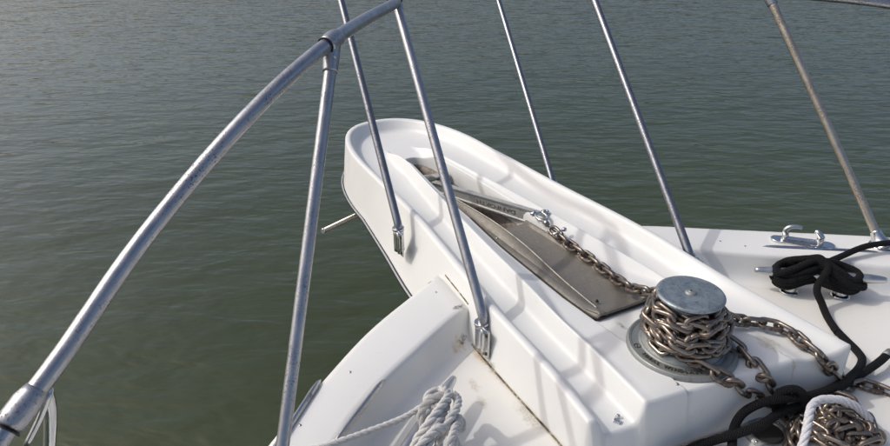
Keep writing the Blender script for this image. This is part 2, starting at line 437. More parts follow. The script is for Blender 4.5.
def leg_section(x, side, f=0.0, shrink=0.0, dx=0.0):
    lip, bot, rid, sl = keys(x, side)
    bb = max(0, min(1, (.34-x)/.30)) if side < 0 else 0; bb = bb*bb*(3-2*bb)
    K = profile(lip, bot, rid, sl, zridge(x), zplat(x), zplat(x)-.001, -.20, max(0, min(1, (x-.22)/.2)))
    K[3] = (K[3][0]-.02*bb, ZC*(1-bb)+(-.013)*bb, K[3][2]+.02*bb); K[4] = (K[4][0], ZC*(1-bb)+(-.011)*bb, K[4][2]); K[5] = (K[5][0], K[5][1]*(1-bb)+(-.006)*bb, K[5][2])
    P = smoothprof(K)
    out = []
    for y, z in P:
        zz = z+(-.145-z)*f if z > -.145 else z
        yy = y-shrink*(1 if side > 0 else 2.6)*max(0, (y-.25)/.09)
        out.append(Vector((skew(x, side*yy)+dx, side*yy, zz)))
    return out
aftsec = [(1.0, .014, -.030), (.5, .010, -.019), (.12, .006, -.0105), (.04, .003, -.007), (.01, .001, -.003)]
def build_rows():
    R = []
    for f, sh, dx in aftsec: R.append(leg_section(legX[0], 1, f, sh, dx))
    for x in legX: R.append(leg_section(x, 1))
    # nose
    NN = 44
    lp, bp, rd, sl = keys(XL, 1); ls, bs, _, _ = keys(XL, -1)
    for j in range(1, NN):
        th = math.pi*j/NN; cs, sn = math.cos(th), math.sin(th)
        def se(a, bq, e): return a*abs(sn)**(2/e), math.copysign(abs(cs)**(2/e), cs)*bq
        w = .5+.5*cs
        lipb = lp*w+ls*(1-w); botb = bp*w+(bs)*(1-w)
        lip = se(.56, lipb, 2.35); bot = se(.595, botb, 2.25); rid = se(.33, rd, 2.9); slo = se(.165, sl, 2.5)
        fade = max(0, min(1, (sn-.0)/.86)); fade = fade*fade*(3-2*fade)
        zr = -.002+(ZC+.0005-(-.002))*fade; zp = -.012+(ZC+.0005+.012)*fade
        def pt(d, t):   # inward offset from the lip curve
            return d
        L = Vector((XL+lip[0], lip[1])); B = Vector((XL+bot[0], bot[1])); Rr = Vector((XL+rid[0], rid[1])); Sl = Vector((XL+slo[0], slo[1]))
        dn = (Rr-L).normalized()
        K = [(B, -.20, 0), (L-dn*.002, -.002, .009), (L+dn*(.018+.006*sn), -.001, .010), (L+dn*(.038+.020*sn), ZC, .022), (Rr-dn*.017, ZC, .014), (Rr, zr, .008),
             (Rr+(Sl-Rr)*.55, zp, .012), (Sl, zp-.001, .004), (Sl+(Sl-Rr)*.02, zp-.019, 0)]
        K = [(Vector((p.x, p.y, z)), r) for p, z, r in K]
        out = [K[0][0]]
        for i in range(1, len(K)-1):
            a, b, c = K[i-1][0], K[i][0], K[i+1][0]; r = K[i][1]
            ra, rc = min(r, (a-b).length*.48), min(r, (c-b).length*.48)
            p = b+(a-b).normalized()*ra; q = b+(c-b).normalized()*rc
            for k in range(5):
                t = k/4; out.append(p*(1-t)**2+b*2*t*(1-t)+q*t*t)
        out.append(K[-1][0]); R.append(out)
    for x in reversed(legX): R.append(leg_section(x, -1))
    for f, sh, dx in reversed(aftsec): R.append(leg_section(legX[0], -1, f, sh, dx))
    return R
R = build_rows()
NAFT = len(aftsec); NLEG = len(legX); W = len(R[0])
vs = [v for r in R for v in r]; fs = []
# the last profile point is the slot wall; it only exists forward of the slot end (leg index >= 10)
i_port0 = NAFT+10; i_stb0 = len(R)-1-i_port0
for i in range(len(R)-1):
    for k in range(W-1):
        if k == W-2 and not (i_port0 <= i < i_stb0): continue
        fs.append((i*W+k, i*W+k+1, (i+1)*W+k+1, (i+1)*W+k))
# centre panel between the two slot edges aft of the slot
NC = 12; grid = []
for i in range(0, i_port0+1):
    a = R[i][W-2]; b = R[len(R)-1-i][W-2]
    row = [i*W+W-2]
    for k in range(1, NC):
        t = k/NC; v = a.lerp(b, t); row.append(len(vs)); vs.append(v)
    row.append((len(R)-1-i)*W+W-2); grid.append(row)
for i in range(len(grid)-1):
    for k in range(NC): fs.append((grid[i][k], grid[i][k+1], grid[i+1][k+1], grid[i+1][k]))
# slot: well wall going down all round
loop = [i*W+W-1 for i in range(i_port0, i_stb0+1)]
lo = []
for a in loop: lo.append(len(vs)); vs.append(Vector((vs[a].x, vs[a].y, -.21)))
for i in range(len(loop)-1): fs.append((loop[i], lo[i], lo[i+1], loop[i+1]))
g = grid[-1]; lowg = [lo[0]]
for k in range(1, NC): lowg.append(len(vs)); vs.append(Vector((vs[g[k]].x, vs[g[k]].y, -.21)))
lowg.append(lo[-1])
# upper part of the slot end joins W-1 points
for k in range(NC):
    fs.append((g[k], lowg[k], lowg[k+1], g[k+1]))
# underside ring from outer bottom to well bottom (leaves the slot open)
ub = [i*W for i in range(i_port0, i_stb0+1)]
for i in range(len(ub)-1): fs.append((ub[i], ub[i+1], lo[i+1], lo[i]))
me = mkmesh('pulpit', vs, fs)
bm = bmesh.new(); bm.from_mesh(me); bmesh.ops.recalc_face_normals(bm, faces=bm.faces)
bm.to_mesh(me); bm.free()
pulpit = obj('bow_pulpit', me, G_PULPIT, boat)
for p in me.polygons: p.use_smooth = True
md = pulpit.modifiers.new('edge', 'EDGE_SPLIT'); md.split_angle = math.radians(50)
# black rub strip with a thin steel line round the foot of the pulpit
foot = [R[i][0] for i in range(NAFT+22, len(R)-NAFT-22)]
def offs(P, d, dz):
    out = []
    F = frames(P)
    for p, (t, u, v) in zip(P, F):
        nrm = Vector((t.y, -t.x, 0)).normalized(); c = nrm.dot(Vector((p.x-.8, p.y, 0)))
        out.append(p+nrm*(d if c > 0 else -d)+Vector((0,0,dz)))
    return out
obj('rub_strip', tube(offs(foot, .000, 0.0), .009, 10), M_RUB, boat)
obj('rub_strip_edge', tube(offs(foot, .007, .010), .0035, 8), M_CHROME, boat)
# caulk line where pulpit wall meets the deck and the cap
jp = [Vector((x, sinterp(BOT_P, x)-.002-.001, -.128)) for x in [-.12+.52*i/30 for i in range(31)]]
jl = []
for i in range(NAFT, NAFT+26):
    a, b = R[i][0], R[i][1]; t = (-.127-a.z)/(b.z-a.z); jl.append(a.lerp(b, t))
jl = [p for p in jl if p.x < .385]
M_CAULK = mat('dirty_caulk', (.25,.2,.14), .9); n = N(M_CAULK)
n.l(n.ramp(n.noise(n.co(), 45, 5, .7), [(.33, (.58,.56,.50)), (.46, (.22,.17,.10)), (.6, (.05,.04,.03))]), n.b.inputs['Base Color'])
obj('caulk_line', tube([p+Vector((0,.0015,-.001)) for p in jl], .0023, 6), M_CAULK, boat)
jc = []
for i in range(NAFT, NAFT+40):
    a, b = R[i][0], R[i][1]; t = (-.049-a.z)/(b.z-a.z); jc.append(a.lerp(b, t))
jc = [p for p in jc if .40 < p.x < .585]
obj('caulk_line', tube(jc, .0022, 6), M_CAULK, boat)
# dirt-filled joint on the starboard aft foot
ja = []
for r in (R[len(R)-1],): ja = [v.copy() for v in r[:8]]
aft = [R[0][k] for k in range(3, W-1)]+[vs[grid[0][k]] for k in range(1, NC)]+[R[-1][k] for k in range(W-2, 2, -1)]
aft = [Vector((p.x-.001, p.y, -.1295)) for p in aft]
aft = [p for p in aft if p.y < .34]
obj('caulk_line', tube(resample(aft, .02), .0022, 6), M_CAULK, boat)
# little square drain / snap fitting on the channel floor
fp = Vector((-0.0790,0.2424,-0.0500))
dr = obj('snap_fitting', box(.014, .011, .006, .0015, frame_mw(fp+Vector((0,0,.003)), (.8,.5,0), (0,0,1))), M_CHROME, boat)
obj('snap_stud', lathe(rounded([(0,.008), (.004,.008), (.0045,.003), (.007,.001), (.007,-.001)], .001), 16, fp+Vector((.008,-.010,0))), M_CHROME, boat)
for q in ((-0.0908,0.1022,0.0000), (-0.0820,0.0796,0.0000), (0.6415,0.0889,-0.0100)):
    obj('screw_head', lathe([(0,.0018), (.003,.0012), (.0035,0), (.0035,-.002)], 10, q), M_STRIP, boat)

for q in ((0.5207,0.3521,-0.0495), (0.3199,0.6669,-0.0495), (0.2131,0.8113,-0.0495), (0.3623,-0.5333,-0.0495), (0.0980,-0.7562,-0.0495), (0.3047,-0.5736,-0.0495)):
    obj('screw_head', lathe([(0,.0014), (.0028,.0010), (.0034,0), (.0034,-.002)], 10, q), M_STRIP, boat)
# ---------------- anchor well lining and launching tray ----------------
tray = thing('anchor_tray', 'tarnished metal launching tray lying in the slot of the pulpit under the chain', 'anchor tray', (.5,0,0))
XT = .178
TW = [(XT,.086), (.62,.086), (.90,.079), (1.10,.068), (1.25,.045)]
fx = [XT+(.74-XT)*i/16 for i in range(17)]
def zf(x): return interp([(XT,-.010), (.25,-.028), (.5,-.034), (.74,-.045)], x)
vs = []; fs = []
prof_n = 0
for x in fx:
    wv = interp(TW, x); z = zf(x)
    pr = [(wv+.004, z+.000), (wv-.002, z+.006), (wv-.018, z+.012), (wv-.022, z+.010), (wv-.026, z+.002), (wv-.032, z), (0, z-.001),
          (-wv+.016, z), (-wv+.010, z+.003), (-wv+.006, z+.010), (-wv+.001, z+.010), (-wv-.003, z+.002)]
    prof_n = len(pr)
    for y, zz in pr: vs.append(Vector((x, y, zz)))
for i in range(len(fx)-1):
    for k in range(prof_n-1): fs.append((i*prof_n+k, i*prof_n+k+1, (i+1)*prof_n+k+1, (i+1)*prof_n+k))
me = mkmesh('floor', vs, fs); fo = obj('floor_plate', me, M_TRAY, tray)
sm = fo.modifiers.new('solid', 'SOLIDIFY'); sm.thickness = .004; sm.offset = -1
# rim closing the aft end
obj('end_rim', tube(cr([(XT+.06,.080,zf(XT+.06)+.006), (XT+.012,.078,zf(XT)+.006), (XT+.003,.065,zf(XT)+.005), (XT+.003,-.065,zf(XT)+.005), (XT+.012,-.080,zf(XT)+.006), (XT+.06,-.084,zf(XT+.06)+.006)], 8), .0042, 10), M_TRAY, tray)
for sd_ in (1, -1):
    gp = [Vector((x, sd_*(interp(SLT, x)+.0005), zplat(x)+.0005)) for x in [XT+(1.0-XT)*i/20 for i in range(21)]]
    if sd_ > 0: gp = [Vector((XT-.001, -.092, zplat(XT)+.0005)), Vector((XT-.001, .0, zplat(XT)+.0005)), Vector((XT-.001, .092, zplat(XT)+.0005))]+gp[:16]
    else: gp = gp[:13]
    obj('gap_line', tube(resample(gp, .02), .0024, 6), M_DARK, tray)  # dark tube added to draw the gap between tray and pulpit
# standing port flange running forward beside the shank
def sheet(top, bot, th=.004):
    A = cr(top, 8); B = cr(bot, 8); vs = []; fs = []
    for a, b in zip(A, B): vs += [a, b]
    for i in range(len(A)-1): fs.append((2*i, 2*i+1, 2*i+3, 2*i+2))
    me = mkmesh('sheet', vs, fs); return me
ft = [(0.9582,0.0667,-0.0120), (0.8018,0.0553,-0.0040), (0.6939,0.0467,-0.0040), (0.5628,0.0419,-0.0080), (0.3817,0.0493,-0.0160), (0.2925,0.0514,-0.0180), (0.2177,0.0574,-0.0140)]
fb = [(1.00,.068,-.10), (.84,.080,-.10), (.74,.085,-.09), (.62,.086,-.062), (.40,.087,-.036), (.30,.088,-.032), (.20,.086,-.024)]
fo = obj('flange', sheet(ft, fb), M_TRAY, tray); sm = fo.modifiers.new('s', 'SOLIDIFY'); sm.thickness = .004
obj('flange_edge', tube(cr(ft, 8), .0022, 8), M_TRAYEDGE, tray)
# inner lining of the well, bare brownish metal
M_WELL = steel('well_lining', (.20,.17,.14), .6, .8, (.06,.05,.04), 40, .5, .4)
vs = []; fs = []
wl = [R[i][W-1] for i in range(i_port0+16, i_stb0+1-16)]
for p in wl:
    c = Vector((min(p.x, 1.2), 0, 0)); d = Vector((p.x-c.x, p.y, 0)).normalized()
    q = p-d*.003; vs += [Vector((q.x, q.y, -.082)), Vector((q.x, q.y, -.20))]
for i in range(len(wl)-1): fs.append((2*i, 2*i+1, 2*i+3, 2*i+2))
fo = obj('well_lining', mkmesh('lin', vs, fs), M_WELL, tray); sm = fo.modifiers.new('s', 'SOLIDIFY'); sm.thickness = .003; sm.offset = 0
wb = [Vector((p.x, p.y*.97, -.205)) for p in wl]; 
vs = wb; h_ = len(wb)//2
fs = [(i, i+1, len(wb)-2-i, len(wb)-1-i) for i in range(h_-1)]
fo = obj('well_floor', mkmesh('wf', vs, fs, False), M_WELL, tray)
# bow roller across the slot tip
rp = Vector((1.24, 0, -.055))
obj('roller', (lambda me: (me.transform(Matrix.Translation(rp)@Matrix.Rotation(math.pi/2, 4, 'X')), me)[1])(lathe(rounded([(0,.05), (.018,.05), (.018,.04), (.012,.0), (.018,-.04), (.018,-.05), (0,-.05)], .004), 24)), M_SHANK, tray)
obj('strap', box(.05, .052, .004, .001, Matrix.Translation((1.20, .0, -.030))@Matrix.Rotation(.15, 4, 'Y')), M_SHANK, tray)
for q in ((0.2488,0.0316,-0.0200), (0.2489,0.0505,-0.0200)):
    obj('bolt', lathe(rounded([(0,.004), (.0028,.004), (.003,.001), (.0045,0), (.0045,-.002)], .0006), 12, q), M_DARK, tray)
b_ = Vector((0.4463,-0.0752,-0.0280)); obj('bolt', lathe([(0,.007), (.004,.007), (.0045,0)], 10, b_), M_CHROME, tray)

# ---------------- anchor ----------------
anchor = thing('anchor', 'grey galvanised anchor stowed in the pulpit slot, cast lettering on its shank', 'anchor', (.9,0,-.05))
SA0 = Vector((0.6993,-0.1156,-0.0040)); SA1 = Vector((1.2085,0.0366,-0.0500))
dS = (SA1-SA0); Ls = dS.length; xs = dS.normalized()
mw = frame_mw(SA0, xs, (0,0,1))
# tapered flanged bar (I section) : web plus a flat top edge
vs = []; fs = []
NSg = 16
for i in range(NSg+1):
    t = i/NSg; hh = .050*(1-t)+.036*t; wt = .0085*(1-t)+.012*t
    e = .35 if i == 0 else (1.0)
    for y, z in ((-wt, 0), (wt, 0), (wt, -.004), (wt*.55, -.006), (wt*.55, -hh+.006), (wt, -hh+.004), (wt, -hh), (-wt, -hh), (-wt, -hh+.004), (-wt*.55, -hh+.006), (-wt*.55, -.006), (-wt, -.004)):
        vs.append(mw@Vector((t*Ls-.02, y, z+.004)))
for i in range(NSg):
    for k in range(12): fs.append((i*12+k, (i+1)*12+k, (i+1)*12+(k+1) % 12, i*12+(k+1) % 12))
fs.append(tuple(range(12))); fs.append(tuple(NSg*12+k for k in range(12))[::-1])
obj('shank', mkmesh('shank', vs, fs, False), M_SHANK, anchor)
# cast lettering reads upside down from the deck: letters face port, running aft
cu = bpy.data.curves.new('lettering', 'FONT'); cu.body = 'DANFORTH'; cu.size = .033; cu.extrude = .0012; cu.align_x = 'CENTER'; cu.align_y = 'CENTER'
tmp = bpy.data.objects.new('tmp', cu); COL.objects.link(tmp)
dg = bpy.context.evaluated_depsgraph_get(); tm = bpy.data.meshes.new_from_object(tmp.evaluated_get(dg)); bpy.data.objects.remove(tmp)
# local frame: letter X runs from aft to forward, letter Y runs down
side = xs.cross(Vector((0,0,1))).normalized()
if side.y < 0: side = -side
# glyph plane: X = xs , Y = -up , normal = side  (check handedness)
up_ = Vector((0,0,1)); X_ = xs; Y_ = side.cross(X_)
Lm = Matrix((X_, Y_, side)).transposed().to_4x4(); 
Lm.translation = SA0+xs*(Ls*.37)+Vector((0,0,-.020))+side*.0056
tm.transform(Lm@Matrix.Diagonal((1.0, .62, 1, 1))); obj('lettering', tm, M_CAST, anchor)
# stock rod, crown and the two flukes hanging under the pulpit
st0 = Vector((1.36, .44, -.235)); st1 = Vector((1.36, -.44, -.235))
anchorstock = (Vector((1.3631,0.4213,-0.2350)), Vector((1.4477,0.2229,-0.2350)))
dv = (anchorstock[1]-anchorstock[0]).normalized()
obj('stock', tube([anchorstock[0], anchorstock[0]+dv*.95], .0095, 14), M_RUSTRAIL, anchor)
mid = anchorstock[0]+dv*.46
obj('stock_tip', tube([anchorstock[0]-dv*.002, anchorstock[0]+dv*.006], .0104, 14), M_CHROME, anchor)
cx = frame_mw(mid, dv, (0,0,1))
obj('crown', box(.14, .10, .03, .004, cx), M_SHANK, anchor)
obj('lower_shank', tube([SA1+Vector((-.02,0,-.01)), mid], .014, 10), M_SHANK, anchor)
for s in (-1, 1):
    poly = [(0,0), (.055*s,.02), (.075*s,-.06), (.012*s,-.36), (0,-.36)]
    poly = [(x+.02*s, y) for x, y in poly]
    obj('fluke', (lambda me: (me.transform(cx@Matrix.Rotation(.35, 4, 'X')), me)[1])(prism(poly, -.006, .006, .001)), M_SHANK, anchor)
# shackle
shk = thing('shackle', 'bright bow shackle joining the anchor shank to the chain', 'shackle', (0.6506,-0.1002,0.0000))
sc0 = Vector((0.6980,-0.0990,0.0040)); sc1 = Vector((0.5810,-0.0694,-0.0020))
sd = (sc1-sc0).normalized(); sn = Vector((0,0,1)).cross(sd).normalized(); su = sd.cross(sn)
bowp = [sc0-sn*.012, sc0+sd*.012-sn*.015, sc0+sd*.028-sn*.017, sc0+sd*.044-sn*.011, sc0+sd*.050, sc0+sd*.044+sn*.011, sc0+sd*.028+sn*.017, sc0+sd*.012+sn*.015, sc0+sn*.012]
obj('bow', tube(cr(bowp, 6), .0046, 12), M_CLEAT, shk)
for s in (-1, 1): obj('ear', lathe(rounded([(0,.006), (.0095,.006), (.0095,-.006), (0,-.006)], .002), 16).copy(), M_CHROME, shk, mw=frame_mw(sc0+sn*.0165*s, sd, sn))
obj('pin', tube([sc0-sn*.028, sc0+sn*.030], .0045, 10), M_CHROME, shk)
obj('pin_head', tube([sc0+sn*.024, sc0+sn*.031], .007, 10), M_CHROME, shk)
q0 = Vector((0.5610,-0.0690,0.0040)); obj('swivel_pin', tube([q0+Vector((-.004,.016,0)), q0+Vector((.002,-.026,.004))], .0036, 10), M_CLEAT, shk)
obj('swivel_knob', lathe(rounded([(0,.007), (.007,.004), (.007,-.004), (0,-.007)], .002), 12, q0+Vector((.002,-.028,.004))), M_CLEAT, shk)
obj('swivel_body', tube([sc0+sd*.050, sc0+sd*.074], .0085, 12), M_STRIP, shk)

# ---------------- chain ----------------
PITCH = .0360; WIRE = .0053
def link_mesh(L=PITCH, w=.0122, r=WIRE, ns=7, seg=8):
    """stadium ring lying in the XY plane, long axis X; inner length = L"""
    P = []; hl = L/2-w+r*.5+.004
    for k in range(ns+1):
        a = -math.pi/2+math.pi*k/ns; P.append(Vector((hl+w*math.cos(a), w*math.sin(a), 0)))
    for k in range(ns+1):
        a = math.pi/2+math.pi*k/ns; P.append(Vector((-hl+w*math.cos(a), w*math.sin(a), 0)))
    n_ = len(P); vs = []; fs = []
    for i in range(n_):
        t = (P[(i+1) % n_]-P[i-1]).normalized(); u = Vector((0,0,1)); v = t.cross(u)
        for k in range(seg):
            a = 2*math.pi*k/seg; vs.append(P[i]+u*math.cos(a)*r+v*math.sin(a)*r)
    for i in range(n_):
        for k in range(seg):
            i2 = (i+1) % n_; k2 = (k+1) % seg; fs.append((i*seg+k, i2*seg+k, i2*seg+k2, i*seg+k2))
    me = mkmesh('link', vs, fs); return me
LINK = link_mesh(); LINK.materials.append(M_CHAIN)
nlinks = 0
def chain(parent, pts, roll=.5, jit=.15, up=None, n=10):
    global nlinks
    P = resample(cr(pts, n), PITCH)
    for i in range(len(P)-1):
        a, b = P[i], P[i+1]; c = (a+b)/2; x = (b-a).normalized()
        zz = up(c) if up else Vector((0,0,1))
        mw = frame_mw(c, x, zz if abs(zz.normalized().dot(x)) < .98 else Vector((1,0,.2)))
        ang = roll+(math.pi/2 if i % 2 else 0)+random.uniform(-jit, jit)
        mw = mw@Matrix.Rotation(ang, 4, 'X')
        o = bpy.data.objects.new('link', LINK); COL.objects.link(o); o.matrix_world = mw
        o.parent = parent; o.matrix_parent_inverse = Matrix.Translation(-Vector(parent.location)); nlinks += 1
anch = thing('anchor_chain', 'rust brown chain from the anchor shank wrapped round the windlass drum', 'chain', (.3,-.07,0))
chain(anch, [(0.5953,-0.0758,0.0000), (0.5572,-0.0782,-0.0100), (0.5028,-0.0779,-0.0140), (0.4213,-0.0788,-0.0130), (0.3347,-0.0704,-0.0100), (0.2647,-0.0607,-0.0030), (0.1961,-0.0496,0.0180), (.125,-.045,.052), (.085,.0,.085)], .45, .12)
# turns round the drum, from the top turn down to the foot
WR = Vector((0,0,0))
pts = []
def wr(a, r, z): return Vector((r*math.cos(a), r*math.sin(a), z))
a0 = math.radians(-10)
turns = 3.6; nst = 60
for i in range(nst+1):
    t = i/nst; a = a0+turns*2*math.pi*t
    pts.append(wr(a, .066+.014*t+.005*math.sin(7.3*a)+.003*math.sin(13*t*9), .098-.066*t+.006*math.sin(a*2.3+1)))
chain(anch, pts, .9, .28, up=lambda c: Vector((c.x, c.y, .02)), n=4)
pts = []
for i in range(34):
    t = i/33; a = math.radians(95)+2*math.pi*1.55*t
    pts.append(wr(a, .083+.007*math.sin(3.1*a)+.004*math.sin(t*31), .072-.045*t+.011*math.sin(a*1.7)))
chain(anch, pts, .6, .3, up=lambda c: Vector((c.x, c.y, .03)), n=4)
pts = [wr(math.radians(35+i*16), .078+.009*math.sin(i*1.3), .086-.0022*i+.006*math.sin(i*.9)) for i in range(9)]
chain(anch, pts, .2, .5, up=lambda c: Vector((c.x, c.y, .03)), n=4)
pts = [wr(math.radians(-120+i*24), .061+.006*math.sin(i*1.9), .112-.0006*i+.005*math.sin(i*1.1)) for i in range(17)]
chain(anch, pts, .7, .3, up=lambda c: Vector((c.x, c.y, .03)), n=4)
pts = [wr(math.radians(80+i*25), .072+.007*math.sin(i*2.1+1), .098-.0010*i+.007*math.sin(i*1.7)) for i in range(15)]
chain(anch, pts, .5, .35, up=lambda c: Vector((c.x, c.y, .03)), n=4)
# three parts leaving the drum
t1 = thing('chain', 'upper length of chain running from the windlass across the white pulpit to the right edge', 'chain', (-0.0499,-0.2423,0.0000), 'chain lengths leading aft from the windlass')
chain(t1, [(0.0218,-0.1045,0.0600), (-0.0019,-0.1370,0.0280), (-0.0157,-0.1909,0.0100), (-0.0539,-0.2348,0.0080), (-0.0908,-0.2450,0.0060), (-0.1327,-0.2365,0.0040), (-0.1662,-0.2397,-0.0040), (-0.1817,-0.2577,-0.0300), (-0.1771,-0.3060,-0.0750), (-0.1821,-0.3349,-0.1120), (-0.1881,-0.3607,-0.1180), (-0.1944,-0.3919,-0.1200), (-0.2177,-0.4068,-0.1200), (-0.2488,-0.4156,-0.1200), (-0.2880,-0.4345,-0.1200)], .35, .15)
t2 = thing('chain', 'middle length of chain dropping from the windlass base to the black rope knot', 'chain', (-0.1270,-0.0925,0.0000), 'chain lengths leading aft from the windlass')
chain(t2, [(-0.0537,-0.0772,0.0220), (-0.0730,-0.0885,0.0120), (-0.1033,-0.0886,0.0060), (-0.1313,-0.0849,-0.0020), (-0.1472,-0.0922,-0.0200), (-0.1483,-0.1248,-0.0600), (-0.1474,-0.1593,-0.0950), (-0.1620,-0.1862,-0.1150)], .75, .15)
t3 = thing('chain', 'lowest length of chain crossing the windlass base plate towards the deck pipe', 'chain', (-0.1371,0.0024,0.0000), 'chain lengths leading aft from the windlass')
chain(t3, [(-0.0435,0.0441,0.0300), (-0.0805,0.0376,0.0220), (-0.1071,0.0213,0.0140), (-0.1307,0.0048,0.0040), (-0.1357,-0.0409,-0.0350), (-0.1422,-0.0734,-0.0600), (-0.1514,-0.1099,-0.0850), (-0.1602,-0.1463,-0.1050), (-0.1737,-0.1883,-0.1180)], .55, .15)
# heap of chain on the deck
hp = thing('chain_heap', 'tangled heap of brown chain piled on the cream deck beside the white rope', 'chain heap', (-0.2419,-0.2209,-0.1300))
hc = Vector((-0.2519,-0.1952,-0.1180))
rx = Vector(RIGHT); rx.z = 0; rx.normalize(); ry = Vector((-rx.y, rx.x, 0))
pts = []
rnd = random.Random(11)
for layer, (nn, rad, z) in enumerate(((13, 1.08, .004), (10, .85, .020), (7, .62, .036))):
    for i in range(nn):
        a = 2.5*i+layer*1.1+rnd.uniform(-.5, .5); q = rad*(.35+.65*rnd.random())
        pts.append(hc+rx*math.cos(a)*.082*q*1.05+ry*math.sin(a)*.082*q+Vector((0,0,z+rnd.uniform(-.006,.010))))
chain(hp, pts, .5, .8, n=6)
pts = [hc+rx*.075*math.cos(a)+ry*.07*math.sin(a)+Vector((0,0,.02+.012*math.sin(2*a))) for a in [-.9+.33*i for i in range(10)]]
chain(hp, pts, .3, .4, n=4)
chain(hp, [(-0.2498,-0.0886,-0.1200), (-0.2203,-0.1112,-0.1180), (-0.2106,-0.1383,-0.1050), (-0.2057,-0.1714,-0.0900), (-0.2215,-0.1938,-0.0700)], .4, .3)
chain(hp, [(-0.1859,-0.1504,-0.1200), (-0.2164,-0.1355,-0.1100), (-0.2419,-0.1110,-0.1100), (-0.2487,-0.0749,-0.1200)], .4, .3)

# ---------------- windlass ----------------
wl_ = thing('windlass', 'grey zinc anchor windlass with round top plate, wrapped in chain', 'windlass', (0,0,0))
obj('base_plate', lathe(rounded([(0,.008), (.088,.008), (.092,.0055), (.108,.005), (.112,.0075), (.116,.0065), (.1185,.001), (.1185,-.004)], .0014), 96), M_GALV, wl_)
obj('base_skirt', lathe(rounded([(0,.026), (.055,.026), (.080,.020), (.087,.0085), (.087,.006)], .004), 80), M_GALV, wl_)
obj('drum', lathe(rounded([(0,.118), (.052,.118), (.050,.108), (.040,.085), (.042,.045), (.058,.028), (.060,.024)], .006), 64), M_CAP, wl_)
obj('top_plate', lathe(rounded([(0,.1405), (.010,.1405), (.012,.1385), (.054,.1395), (.0660,.1400), (.0712,.1370), (.0712,.1325), (.066,.1290), (.050,.1180), (.0,.1175)], .003), 96), M_CAP, wl_)
obj('top_bolt', lathe(rounded([(0,.1440), (.0045,.1440), (.006,.1425), (.0085,.1425), (.0115,.1405), (.0125,.1385)], .0012), 24), M_GALV, wl_)
obj('bolt_recess', lathe([(0,.1446), (.0022,.1446), (.0026,.1438)], 8), M_DARK, wl_)
# raised ring and lettering on the base plate
obj('base_ring', lathe(rounded([(.1075,.005), (.1085,.0065), (.1100,.0065), (.1110,.005)], .0008), 96), M_GALV, wl_)
def arc_text(body, radius, mid_deg, size, z, step, parent):
    out = []
    for i, ch in enumerate(body):
        if ch == ' ': continue
        cu = bpy.data.curves.new('l', 'FONT'); cu.body = ch; cu.size = size; cu.extrude = .0008; cu.align_x = 'CENTER'; cu.align_y = 'CENTER'; cu.offset = .0003
        t_ = bpy.data.objects.new('t', cu); COL.objects.link(t_)
        dg = bpy.context.evaluated_depsgraph_get(); mm = bpy.data.meshes.new_from_object(t_.evaluated_get(dg)); bpy.data.objects.remove(t_)
        a = math.radians(mid_deg)+(i-(len(body)-1)/2)*step
        mm.transform(Matrix.Translation((radius*math.cos(a), radius*math.sin(a), z))@Matrix.Rotation(a+math.pi/2, 4, 'Z'))
        out.append(mm)
    return obj('lettering', join(out), M_LETTER, parent)
vdeg = math.degrees(math.atan2(CAM[1], CAM[0]))
arc_text('IDEAL WINDLASS CO.', .1002, vdeg+3, .0120, .0069, math.radians(5.6), wl_)
lg = Vector((.1000*math.cos(math.radians(vdeg-62)), .1000*math.sin(math.radians(vdeg-62)), .0052))
obj('emblem_ring', (lambda me: (me.transform(Matrix.Translation(lg)), me)[1])(lathe([(.0062,.0), (.0064,.0014), (.0078,.0014), (.008,0)], 24)), M_LETTER, wl_)
obj('emblem_bar', box(.010, .0022, .0014, .0003, Matrix.Translation(lg+Vector((0,0,.0006)))@Matrix.Rotation(math.radians(vdeg+20), 4, 'Z')), M_LETTER, wl_)
for k in range(6):
    a = math.radians(20+60*k); obj('screw', lathe([(0,.0135), (.003,.013), (.0042,.011)], 12, (.074*math.cos(a), .074*math.sin(a), .010)), M_GALV, wl_)

# ---------------- deck pipe ----------------
dp = thing('deck_pipe', 'black-mouthed chain pipe with metal ring set in the deck behind the pulpit', 'deck pipe', (-0.1908,-0.0812,-0.1300))
dc = Vector((-0.1947,-0.0764,-0.1300))
obj('ring', lathe(rounded([(.032,.002), (.034,.0065), (.040,.0075), (.047,.004), (.050,.0)], .002), 48, dc), M_GALV, dp)
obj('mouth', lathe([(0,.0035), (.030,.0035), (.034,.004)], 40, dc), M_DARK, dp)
for k in range(4):
    a = math.radians(10+90*k); obj('screw', lathe([(0,.0075), (.003,.007), (.004,.004)], 10, dc+Vector((.043*math.cos(a), .043*math.sin(a), 0))), M_CHROME, dp)

# ---------------- bow rail ----------------
rail = thing('bow_rail', 'aged stainless steel bow rail sweeping over the deck edge round the pulpit', 'rail', (.3,.8,0))
RP = [(-1.7,1.80,.22), (-1.1,1.66,.23), (-.62,1.48,.25), (-0.0834,1.3072,0.2279), (-0.0270,1.2686,0.2507), (0.0305,1.2224,0.2821), (0.0554,1.1833,0.3051), (0.0816,1.1441,0.3304), (0.1290,1.0894,0.3736), (0.1809,1.0302,0.4176), (0.2286,0.9604,0.4636), (0.2754,0.8868,0.5112), (0.3192,0.8010,0.5644), (0.3942,0.7002,0.6082), (0.4728,0.5876,0.6469), (0.6749,0.4410,0.6458), (0.9501,0.2413,0.6435),
      (1.20,.262,.645), (1.45,.262,.655), (1.72,.20,.665), (1.86,.0,.67), (1.80,-.28,.665), (1.60,-.47,.655), (1.25,-.56,.645), (.95,-.60,.635), (0.6291,-0.8703,0.6165), (0.4850,-1.0616,0.5977), (0.4108,-1.1455,0.5854), (0.2830,-1.2911,0.5551), (0.1091,-1.5151,0.4909), (-.25,-1.50,.50), (-.7,-1.68,.46), (-1.4,-1.85,.44)]
RP = [Vector(p) for p in RP]
HR = resample(cr(RP, 12), .01)
